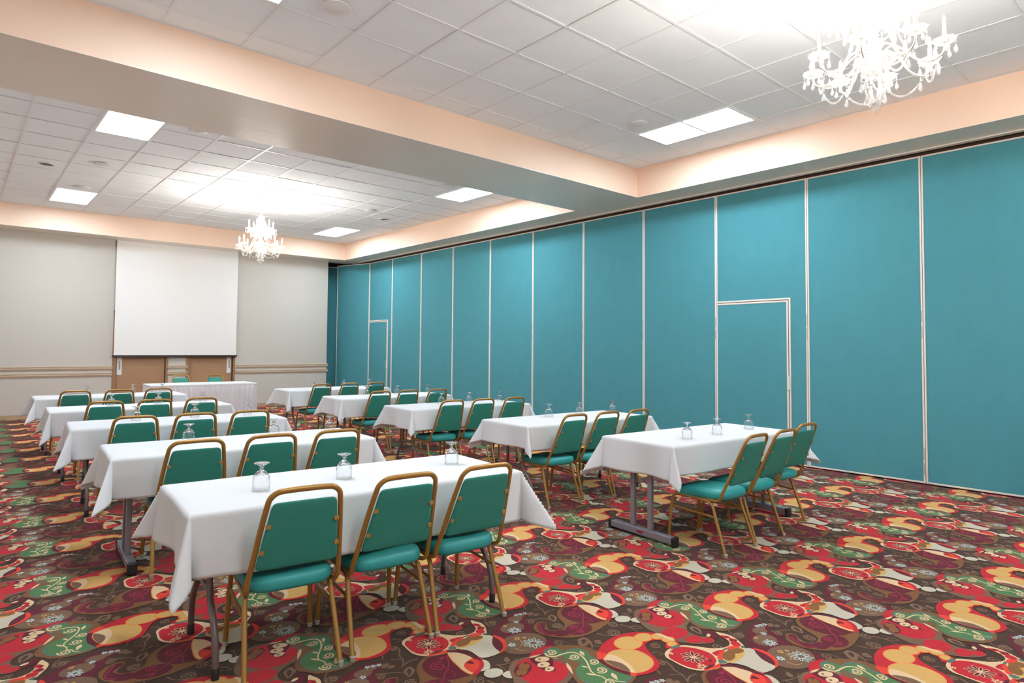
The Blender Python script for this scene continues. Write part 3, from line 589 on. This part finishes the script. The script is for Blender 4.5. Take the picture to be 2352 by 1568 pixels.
# ------------------------------------------------------------------ chandelier
def chandelier(loc, lab, rot):
    ch = tag(empty('chandelier', loc, rot), lab, 'chandelier', 'crystal chandeliers')
    top = H-loc[2]
    MB().lathe([(.055, top), (.055, top-.012), (.035, top-.03), (.012, top-.045), (.0001, top-.05)], 20, cap=False).build('canopy', M_SILVER, ch, True, 40)
    ln = MB(); n = 9
    for i in range(n):
        z = .86+(top-.05-.86)*(i+.5)/n; hh = (top-.05-.86)/n*.62; a = (i % 2)*math.pi/2
        ln.tube([(math.cos(a)*.011*math.cos(t), math.sin(a)*.011*math.cos(t), z+hh*math.sin(t)) for t in np.linspace(0, 2*math.pi, 10, False)], .0028, 6, True)
    ln.build('chain', M_SILVER, ch, True)
    col = MB().lathe([(.006, .86), (.02, .84), (.045, .80), (.05, .79), (.02, .785), (.014, .76), (.02, .70), (.026, .66), (.012, .63), (.034, .60), (.04, .575), (.03, .55), (.012, .53), (.016, .48), (.022, .43), (.03, .39), (.016, .37), (.04, .345), (.05, .325), (.035, .30), (.012, .285), (.03, .26), (.028, .24), (.01, .225), (.006, .20)], 16)
    col.build('column', M_CRYSTAL, ch, True, 50)
    for (r0, z0, nm) in ((.105, .525, 'bowl'), (.12, .30, 'bowl'), (.08, .225, 'bowl'), (.06, .80, 'crown')):
        MB().lathe([(.01, z0-.028), (r0*.5, z0-.02), (r0*.85, z0), (r0, z0+.022), (r0*.97, z0+.024), (r0*.82, z0+.004), (r0*.5, z0-.014), (.01, z0-.022)], 32, cap=False, scallop=.06).build(nm, M_CRYSTAL, ch, True)
    drop_me = MB().ball((0, 0, -.008), .0065).ball((0, 0, -.022), .008).lathe([(.0001, -.034), (.004, -.042), (.009, -.058), (.0125, -.074), (.0115, -.086), (.006, -.095), (.0001, -.098)], 8, cap=False).mesh('crystal_drop', M_CRYSTAL)
    dish_me = MB().lathe([(.008, -.012), (.03, -.008), (.05, .004), (.062, .02), (.06, .021), (.046, .008), (.028, -.003), (.008, -.006)], 24, cap=False, scallop=.08).mesh('bobeche', M_CRYSTAL, True)
    candle_me = MB().lathe([(.016, 0), (.016, .01), (.012, .014), (.011, .085), (.009, .088), (.0001, .088)], 12).mesh('candle', M_CANDLE, True, 40)
    bulb_me = MB().lathe([(.0065, .088), (.0088, .104), (.0068, .138), (.0005, .152)], 6, cap=False).mesh('bulb', M_BULB, True)
    def drop(x, y, z, par, s=1.):
        o = obj('crystal_drop', drop_me, par); o.location = (x, y, z); o.scale = (s, s, s)
    def arm(a, path):
        P = spline(path, 6); pts = [(math.cos(a)*r, math.sin(a)*r, z) for r, z in P]
        am = MB().tube(pts, .0055, 8).build('arm', M_SILVER, ch, True)
        ex, ey, ez = pts[-1]
        for me in (dish_me, candle_me, bulb_me):
            o = obj(me.name, me, am); o.location = (ex, ey, ez+(.0 if me is dish_me else .004))
        for q in range(5):
            b = a+2*math.pi*q/5; drop(ex+.055*math.cos(b), ey+.055*math.sin(b), ez+.012, am, .85)
        k = min(range(len(pts)), key=lambda i: pts[i][2] if i > 2 else 9); drop(pts[k][0], pts[k][1], pts[k][2]-.004, am, .9)
        return pts
    lo = [arm(2*math.pi*k/8, [(.03, .335), (.09, .375), (.16, .335), (.22, .265), (.30, .235), (.355, .262), (.365, .315)]) for k in range(8)]
    up = [arm(2*math.pi*(k+.5)/6, [(.03, .585), (.07, .63), (.12, .60), (.165, .545), (.20, .56), (.208, .60)]) for k in range(6)]
    def strand(p, q, sag, n):
        m = MB(); n = int((math.dist(p, q)+2.2*sag)/.0185)
        for i in range(n+1):
            t = i/n; m.ball((p[0]+(q[0]-p[0])*t, p[1]+(q[1]-p[1])*t, p[2]+(q[2]-p[2])*t-sag*4*t*(1-t)), .0062 if i % 2 else .0075, 6, 4)
        m.build('bead_strand', M_CRYSTAL, ch, True)
    pol = lambda r, a, z: (r*math.cos(a), r*math.sin(a), z)
    for k in range(8):
        a, b = 2*math.pi*k/8, 2*math.pi*(k+1)/8
        strand(pol(.33, a, .245), pol(.33, b, .245), .085, 17)
        strand(pol(.10, a, .525), pol(.30, a, .24), .09, 20)
    for k in range(6):
        a, b = 2*math.pi*(k+.5)/6, 2*math.pi*(k+1.5)/6
        strand(pol(.19, a, .55), pol(.19, b, .55), .06, 12); strand(pol(.05, a, .80), pol(.18, a, .56), .05, 16)
        strand(pol(.075, a, .225), pol(.012, a, .06), .03, 12); strand(pol(.12, a, .30), pol(.31, 2*math.pi*k/8, .235), .06, 14)
        drop(*pol(.078, a, .235), ch, 1.); drop(*pol(.10, a+.3, .52), ch, .9); drop(*pol(.05, a+.3, .15), ch, 1.)
    MB().ball((0, 0, .028), .026, 12, 8).build('finial_ball', M_CRYSTAL, ch)
    ch.scale = (.93, .93, 1.)
    return ch
chandelier((1.62, -3.33, 2.79), 'crystal chandelier hanging over carpet before the beam', R(8))
chandelier((1.50, 6.25, 2.79), 'crystal chandelier hanging between the beam and the screen', R(20))

# ------------------------------------------------------------------ chair
def make_chair():
    ch = empty('banquet_chair')
    def pad(name, m, w0, w1, y0, y1, fn, th, nu=14, nv=14, pw=4.):
        """cushion: outline in (u,v), top and bottom skins"""
        mb = MB()
        def outline(k, n=40):
            t = 2*math.pi*k/n; cx, sy = math.cos(t), math.sin(t)
            return (math.copysign(abs(cx)**(2/pw), cx), math.copysign(abs(sy)**(2/pw), sy))
        n = 40; rings = [(1.0, -.35), (1.0, .35), (.955, .75), (.86, .95), (.6, 1.06), (.3, 1.1), (0., 1.12)]
        low = [(.955, -.75), (.86, -.95), (.5, -1.), (0., -1.)]
        allr = list(reversed(low))+rings; v = []; f = []
        for s, h in allr:
            for k in range(n):
                u, q = outline(k, n); v.append(fn(u*s, q*s, h*th/2))
        for i in range(len(allr)-1):
            for k in range(n): f.append((i*n+k, i*n+(k+1) % n, (i+1)*n+(k+1) % n, (i+1)*n+k))
        mb.add(v, f); return mb.build(name, m, ch, True)
    # seat cushion, slightly narrower at the rear and drooping at the front lip
    pad('seat', M_VINYL_LIT, 0, 0, 0, 0, lambda u, v, h: (u*(.205-.012*(1-v)/2), .24+v*.215, .388+h-.012*max(0, v)**3-.006*v), .076, pw=4.6)
    # padded back: leans back, trapezoid
    def bk(u, v, h):
        t = (v+1)/2; z = .476+t*.298; y = -.022-(z-.476)*.385
        return (u*(.181-.045*t), y+.012+h*(1 if h > 0 else .35), z)
    pad('backrest', M_VINYL_SHADED, 0, 0, 0, 0, bk, .036, pw=16.)
    # back frame
    fr = [(-.175, .24, .362), (-.186, .14, .36), (-.196, .075, .362), (-.2, .045, .382), (-.2, .03, .42)]
    left = fr+[(-.190, -.005, .50), (-.172, -.066, .655), (-.156, -.112, .765), (-.147, -.125, .795), (-.125, -.133, .815), (-.095, -.136, .8225)]
    path = left+[(0, -.1365, .824)]+[(-x, y, z) for x, y, z in reversed(left)]
    MB().tube(spline(path, 3), .0125, 8, flat=.8).build('back_frame', M_GOLD, ch, True, 60)
    for s in (-1, 1):
        # front half and rear half of the bent side frame
        f = [(s*.206, .47, .0), (s*.198, .455, .20), (s*.192, .442, .315), (s*.190, .425, .348), (s*.189, .395, .362), (s*.188, .28, .356)]
        r = [(s*.188, .28, .356), (s*.189, .175, .35), (s*.190, .135, .343), (s*.192, .11, .318), (s*.196, .09, .26), (s*.209, .0, .0)]
        for P in (f, r):
            foot = P[0] if P is f else P[-1]
            lg = MB().tube(spline(P, 3), .0125, 8, flat=.85).build('leg', M_GOLD, ch, True, 60)
            MB().lathe([(.012, 0), (.013, .006), (.0145, .02), (.012, .022)], 10, (foot[0], foot[1], -.0005)).build('foot_glide', M_GLIDE, lg, True, 40)
        MB().tube([(s*.194, .447, .268), (s*.196, .088, .248)], .0085, 6).build('side_brace', M_GOLD, ch)
        for z in (.56, .675):
            t = (z-.476)/.298; y = -.010-(z-.476)*.385; xw = .181-.045*t; xf = .188-.034*(z-.5)/.265-.006
            MB().bbox(min(s*(xw-.016), s*(xf-.002)), max(s*(xw-.016), s*(xf-.002)), y-.0105, y-.006, z-.009, z+.009, .001).build('bracket', M_GOLD, ch)
    MB().bbox(-.19, .19, .15, .166, .338, .36, .003).build('cross_bar', M_GOLD, ch)
    MB().bbox(-.19, .19, .39, .404, .345, .362, .003).build('cross_bar', M_GOLD, ch)
    return ch
CHAIR = make_chair(); chair_used = [False]
def place_chair(x, y, rz, lab, grp):
    if chair_used[0]: o = copy_tree(CHAIR)
    else: o = CHAIR; chair_used[0] = True
    o.location = (x, y, 0); o.rotation_euler = (0, 0, rz); return tag(o, lab, 'chair', grp)

# ------------------------------------------------------------------ goblet
GOBLET = None
def place_goblet(x, y, z, lab):
    global GOBLET
    if GOBLET is None:
        o = empty('water_goblet')
        MB().lathe([(.0385, 0), (.0405, .02), (.041, .04), (.0385, .058), (.0325, .073), (.0315, .072), (.0370, .058), (.0395, .04), (.0390, .02), (.0370, 0), (.0385, 0)], 28, cap=False).build('bowl', M_GLASS, o, True)
        MB().lathe([(.0001, .066), (.015, .067), (.0250, .070), (.0325, .073), (.028, .079), (.020, .086), (.013, .091), (.0095, .096), (.0105, .103), (.009, .109), (.014, .115)], 24, cap=False).build('stem', M_GLASS2, o, True)
        MB().lathe([(.014, .115), (.026, .1205), (.036, .124), (.037, .1255), (.035, .127), (.015, .1255), (.0001, .125)], 28, cap=False).build('foot', M_GLASS2, o, True)
        GOBLET = o
    else: o = copy_tree(GOBLET)
    o.location = (x, y, z); o.rotation_euler = (0, 0, random.uniform(0, 6)); return tag(o, lab, 'goblet', 'upturned goblets on the tables')

# ------------------------------------------------------------------ tables and cloths
TH = .722
def make_table(kind, loc, rz, lab, ln):
    t = tag(empty('folding_table', (*loc, 0), rz), lab, 'table', 'folding tables in the two columns')
    L, W = ln/2-.012, .695/2
    MB().bbox(-L, L, -W, W, TH-.024, TH-.003, .006).build('table_top', M_WOODTOP, t)
    for s in (-1, 1):
        x = s*(L-(.055 if kind == 'H' and ln < 1.65 else .125))
        if kind == 'H':
            fo = MB().bbox(x-.025, x+.025, -.30, .30, .018, .068, .004).build('foot_bar', M_TLEG2, t)
            for e in (-1, 1):
                MB().bbox(x-.028, x+.028, e*.295-.035*(e < 0), e*.295+.035*(e > 0), .0, .072, .006).build('end_cap', M_BLACK, fo)
                MB().bbox(x-.015, x+.015, e*.085-.02, e*.085+.02, .066, TH-.024, .003).build('leg', M_TLEG2, t)
            MB().prism([(-.026, .034), (.022, .034), (.036, .043), (.022, .052), (-.036, .052)], x+s*.0255-.001, x+s*.0255+.001, 'x').build('maker_badge', M_LABEL, fo)
        else:
            for e in (-1, 1):
                P = [(x, e*.115, TH-.024), (x, e*.115, .45), (x, e*.118, .36), (x, e*.145, .29), (x, e*.20, .235), (x, e*.245, .17), (x, e*.265, .08), (x, e*.268, .0)]
                lg = MB().tube(spline(P, 3), .0145, 10).build('leg', M_TLEG, t, True, 50)
                MB().lathe([(.0165, 0), (.0165, .045), (.0145, .048)], 10, (x, e*.268, 0)).build('foot_cap', M_BLACK, lg, True, 40)
            MB().tube([(x, -.13, .325), (x, .13, .325)], .011, 8).build('cross_bar', M_TLEG, t, True, 50)
            MB().tube([(x, .117, .52), (x-s*.18, .117, TH-.024)], .008, 6).build('brace', M_TLEG, t)
    return t
def make_cloth(loc, rz, lab, seed, of=.25, ob=.25, oe=.25, ln=1.735):
    rnd = random.Random(seed); L, W = ln/2, .71/2; rad = .018; z0 = TH
    ph = [rnd.uniform(0, 6.28) for _ in range(12)]
    fa = [rnd.uniform(.85, 1.2) for _ in range(4)]
    def bend(d):                       # roll over the table edge: returns (out, down)
        a = rad*math.pi/2
        if d <= 0: return d, 0.
        if d < a: t = d/rad; return rad*math.sin(t)-0., rad*(1-math.cos(t))
        return rad, rad+(d-a)
    def P(cx, cy):
        sx, sy = (1 if cx > 0 else -1), (1 if cy > 0 else -1)
        s, t = abs(cx)-(L-rad), abs(cy)-(W-rad)
        if s <= 0 and t <= 0:
            return (cx, cy, z0+.0012*math.sin(5*cx+ph[0])*math.sin(9*cy+ph[1]))
        if s > 0 and t <= 0:
            o, d = bend(s); k = d/.25
            o += .012*k+.022*k*math.sin(cy*9+ph[2+(sx > 0)])+.01*k*math.sin(cy*17+ph[4])
            return (sx*(L-rad+o), cy, z0-d*.995)
        if t > 0 and s <= 0:
            o, d = bend(t); k = d/.25
            o += .012*k+.020*k*math.sin(cx*6.5+ph[5+(sy > 0)])+.008*k*math.sin(cx*13+ph[7])
            return (cx, sy*(W-rad+o), z0-d*.995)
        # corner fan
        r = math.hypot(s, t); phi = math.atan2(t, s)
        o, d = bend(r); k = d
        q = (0 if sx < 0 else 1)+(0 if sy < 0 else 2)
        tri = 1-abs(phi-math.pi/4)/(math.pi/4); tri = math.sqrt(tri*tri+.0036)-.06 if tri < .5 else tri-.0036; tri = max(0., tri)
        out = .52*tri*k*fa[q]
        dd = math.sqrt(max(0, d*d-out*out))
        ks = k/.25; ax = (.012*ks+.022*ks*math.sin(sy*(W-rad)*9+ph[2+(sx > 0)])+.01*ks*math.sin(sy*(W-rad)*17+ph[4]))*max(0, 1-phi/.5)
        ay = (.012*ks+.020*ks*math.sin(sx*(L-rad)*6.5+ph[5+(sy > 0)])+.008*ks*math.sin(sx*(L-rad)*13+ph[7]))*max(0, 1-(math.pi/2-phi)/.5)
        lat = .16*k*math.sin(4*phi)*fa[3-q]            # folds either side of the point
        ex, ey = math.cos(phi), math.sin(phi)
        px = L-rad+o*max(0, ex)**.5*(1 if d < rad else .75)+out*.55+lat*.5+ax
        py = W-rad+o*max(0, ey)**.5*(1 if d < rad else .75)+out*.88-lat*.5+ay
        return (sx*px, sy*py, z0-dd)
    def axis(h, o1, o2, n, ne):
        a = list(np.linspace(-h+.02, h-.02, n)); arc = [0, .3, .6, 1.]
        lo = [-(h-rad)-d for d in (0, .007, .014, .021, .028)]+list(-(h-rad)-np.linspace(.04, o1+rad*.57, ne)); hi = [(h-rad)+d for d in (0, .007, .014, .021, .028)]+list((h-rad)+np.linspace(.04, o2+rad*.57, ne))
        return sorted(lo)+[v for v in a if abs(v) < h-rad-.01]+sorted(hi)
    xs = axis(L, oe, oe, 40, 16); yy = axis(W, of, ob, 18, 16)
    mb = MB(); nx, ny = len(xs), len(yy)
    mb.add([P(x, y) for y in yy for x in xs], [(j*nx+i, j*nx+i+1, (j+1)*nx+i+1, (j+1)*nx+i) for j in range(ny-1) for i in range(nx-1)])
    o = mb.build('tablecloth', M_CLOTH, None, True)
    o.location = (*loc, 0); o.rotation_euler = (0, 0, rz)
    sol = o.modifiers.new('thickness', 'SOLIDIFY'); sol.thickness = .0015; sol.offset = 1
    return tag(o, lab, 'tablecloth', 'white cloths on the tables')

TAB = dict(
 L1=((-.775, -1.60), -4.6, 'W', (.27, .25, .24, 1.70)), L2=((-.77, .085), -4.2, 'H', (.25, .28, .25, 1.72)), L3=((-.77, 1.815), -4.4, 'W', (.25, .25, .25, 1.73)), L4=((-.74, 3.58), -2.5, 'W', (.25, .25, .25, 1.76)), L5=((-.72, 5.60), -1.5, 'W', (.25, .25, .25, 1.74)),
 R1=((2.285, -1.76), -4.8, 'H', (.21, .28, .24, 1.60)), R2=((2.28, -.26), -4.0, 'W', (.22, .26, .20, 1.65)), R3=((2.28, 1.60), -5.0, 'W', (.23, .26, .22, 1.65)), R4=((2.33, 3.36), -4.6, 'W', (.24, .26, .23, 1.68)), R5=((2.43, 5.34), -2.5, 'W', (.25, .25, .24, 1.72)))
CHT = dict(L1=[(705, 1118), (945, 1094), (1118, 1072)], L2=[(455, 1012), (627, 996), (778, 988)], L3=[(315, 957), (450, 948), (577, 943)], L4=[(247.5, 922), (353.8, 914.4), (464.5, 911.7)], L5=[(174.4, 897.8), (275.5, 897), (365.7, 892.3)],
 R1=[(1742, 1001.5), (1808, 990.5), (1856.7, 974.5)], R2=[(1329, 952), (1399, 947), (1465, 940.5)], R3=[(1043, 920.6), (1111, 917), (1184, 912.6)], R4=[(876.3, 899.3), (939, 897), (1007, 894)], R5=[(741, 883.3), (805, 878.5), (865, 878.5)])
CHY = dict(L1=(-2.11, -2.19, -2.23), L2=(-.41, -.41, -.47), L3=(1.30, 1.30, 1.27), L4=(3.07, 3.09, 3.06), L5=(5.08, 4.98, 5.06), R1=(-2.50, -2.50, -2.42), R2=(-.78, -.81, -.81), R3=(1.06, 1.04, 1.04), R4=(2.83, 2.80, 2.80), R5=(4.74, 4.80, 4.79))
CHR = dict(L1=(-8, -5, -4.6), R1=(-1, -2, -4), R2=(-3, -4, -4))
GLT = dict(L1=[(600, 1122), (790, 1096), (1037, 1069)], L2=[(434, 985), (629, 974), (757, 962)], L3=[(313, 940), (448, 927), (569, 925)], L4=[(256, 910), (364, 906), (467, 902)], L5=[(202, 888), (305, 884.5), (373, 884)],
 R1=[(1578, 1007), (1647, 999), (1720, 992)], R2=[(1261, 963.5), (1331, 955), (1407, 950)], R3=[(1014, 925), (1078, 922), (1148, 918)], R4=[(841.5, 906), (912, 903.5), (982.6, 901)], R5=[(719, 889), (790, 886), (848.4, 884)])
GLY = dict(L1=(0, 0, -.02), R1=(-.12, -.12, -.1))
seat_words = ['end seat farthest from partition', 'middle seat', 'end seat nearest partition']
glass_words = ['farthest from partition', 'middle one', 'nearest partition']
for k, (loc, ang, kind, (of, ob, oe, ln)) in TAB.items():
    n = 5-int(k[1]); colw = 'partition-side column' if k[0] == 'R' else 'column away from partition'; od = ordinal(n)
    kindw = 'folding table on H-shaped pedestals' if kind == 'H' else 'folding table with splayed wishbone legs'
    make_table(kind, loc, R(ang), '%s, %s from screen, %s' % (kindw, od, colw), ln)
    make_cloth(loc, R(ang), 'white cloth draped over %s table from screen, %s' % (od, colw), sum(map(ord, k))*7, of, ob, oe, ln)
    sx = .96 if k == 'L1' else (.92 if k[0] == 'R' else 1.); cs = []
    for i, (px, py) in enumerate(CHT[k]):
        a = CHR.get(k, (ang,)*3)[i]; rz = R(a); ty = CHY[k][i]
        for _ in range(6):                            # keep the back clear of the hanging cloth
            q = aty(px, py, ty); x, y = q[0]-math.sin(rz)*.136, ty+math.cos(rz)*.136
            lx, ly = x-loc[0], y-loc[1]; loc_y = -math.sin(R(ang))*lx+math.cos(R(ang))*ly
            ty -= max(0., loc_y+.445)
        cs.append([float(x), float(y), rz])
    for _ in range(12):                               # neighbours may touch but not overlap
        for i in (0, 1):
            g = (.450*sx+.10*abs(cs[i][2]-cs[i+1][2]))-(cs[i+1][0]-cs[i][0])
            if g > 0: cs[i][0] -= g/2; cs[i+1][0] += g/2
    for i, (x, y, rz) in enumerate(cs):
        o = place_chair(x, y, rz, 'green banquet chair, %s, %s table from screen, %s' % (seat_words[i], od, colw), 'green banquet chairs at the tables')
        o.scale = (sx, 1, 1)
    for i, (px, py) in enumerate(GLT[k]):
        gy = loc[1]+GLY.get(k, (.13, .12, .11))[i]+math.tan(R(ang))*(i-1)*.5*(k not in GLY)
        q = aty(px, py, gy)
        place_goblet(float(q[0]), float(gy), TH+.0025, 'upturned clear goblet, %s of three, %s table from screen, %s' % (glass_words[i], od, colw))

# ------------------------------------------------------------------ head table with skirt
hc, hr = (1.08, 7.98), R(-2)
ht = tag(empty('head_table', (*hc, 0), hr), 'white skirted table standing in front of the projection screen', 'table')
MB().bbox(-.87, .87, -.36, .36, TH-.03, TH-.004, .006).build('table_top', M_WOODTOP, ht)
for sx in (-1, 1):
    for sy in (-1, 1): MB().tube([(sx*.7, sy*.28, TH-.03), (sx*.7, sy*.28, 0)], .015, 8).build('leg', M_TLEG, ht, True, 50)
def skirt():
    m = MB(); per = []
    L, W, rr = .885, .375, .05
    def walk(n):
        pts = []
        segs = [((-L+rr, -W), (L-rr, -W)), ((L-rr, -W+rr), -90), ((L, -W+rr), (L, W-rr)), ((L-rr, W-rr), 0), ((L-rr, W), (-L+rr, W)), ((-L+rr, W-rr), 90), ((-L, W-rr), (-L, -W+rr)), ((-L+rr, -W+rr), 180)]
        for a, b in segs:
            if isinstance(b, tuple):
                d = math.hypot(b[0]-a[0], b[1]-a[1]); k = max(2, int(d/.011))
                for i in range(k): pts.append((a[0]+(b[0]-a[0])*i/k, a[1]+(b[1]-a[1])*i/k, (b[1]-a[1])/d, -(b[0]-a[0])/d))
            else:
                for i in range(8):
                    t = R(b+90*i/8); pts.append((a[0]+rr*math.cos(t), a[1]+rr*math.sin(t), math.cos(t), math.sin(t)))
        return pts
    pts = walk(0); n = len(pts); zs = [TH-.006, TH-.05, TH-.06, .55, .35, .15, .012]; v = []
    rnd = random.Random(4); jit = [rnd.uniform(.5, 1.2) for _ in range(200)]
    for z in zs:
        for i, (x, y, nx, ny) in enumerate(pts):
            s = i/8.; fr = s-math.floor(s); amp = (0 if z > TH-.055 else .010+.030*(TH-z)/TH)*jit[int(s) % 200]
            o = amp*(.5-.5*math.cos(2*math.pi*fr**1.6))+(.02*(TH-z)/TH)
            v.append((x+nx*o, y+ny*o, z))
    f = [(r*n+i, r*n+(i+1) % n, (r+1)*n+(i+1) % n, (r+1)*n+i) for r in range(len(zs)-1) for i in range(n)]
    return m.add(v, f)
skirt().build('pleated_skirt', M_SKIRT, ht, True, 60)
MB().bbox(-.887, .887, -.377, .377, TH-.045, TH, .012).build('top_cloth', M_CLOTH, ht, True, 40)
for i, (px, nm) in enumerate(((417, 'end farthest from partition'), (495, 'end nearest partition'))):
    q = aty(px, 861, 9.02); place_chair(float(q[0]), 8.95, R(180), 'green banquet chair behind the skirted head table, %s' % nm, 'green chairs behind the head table')
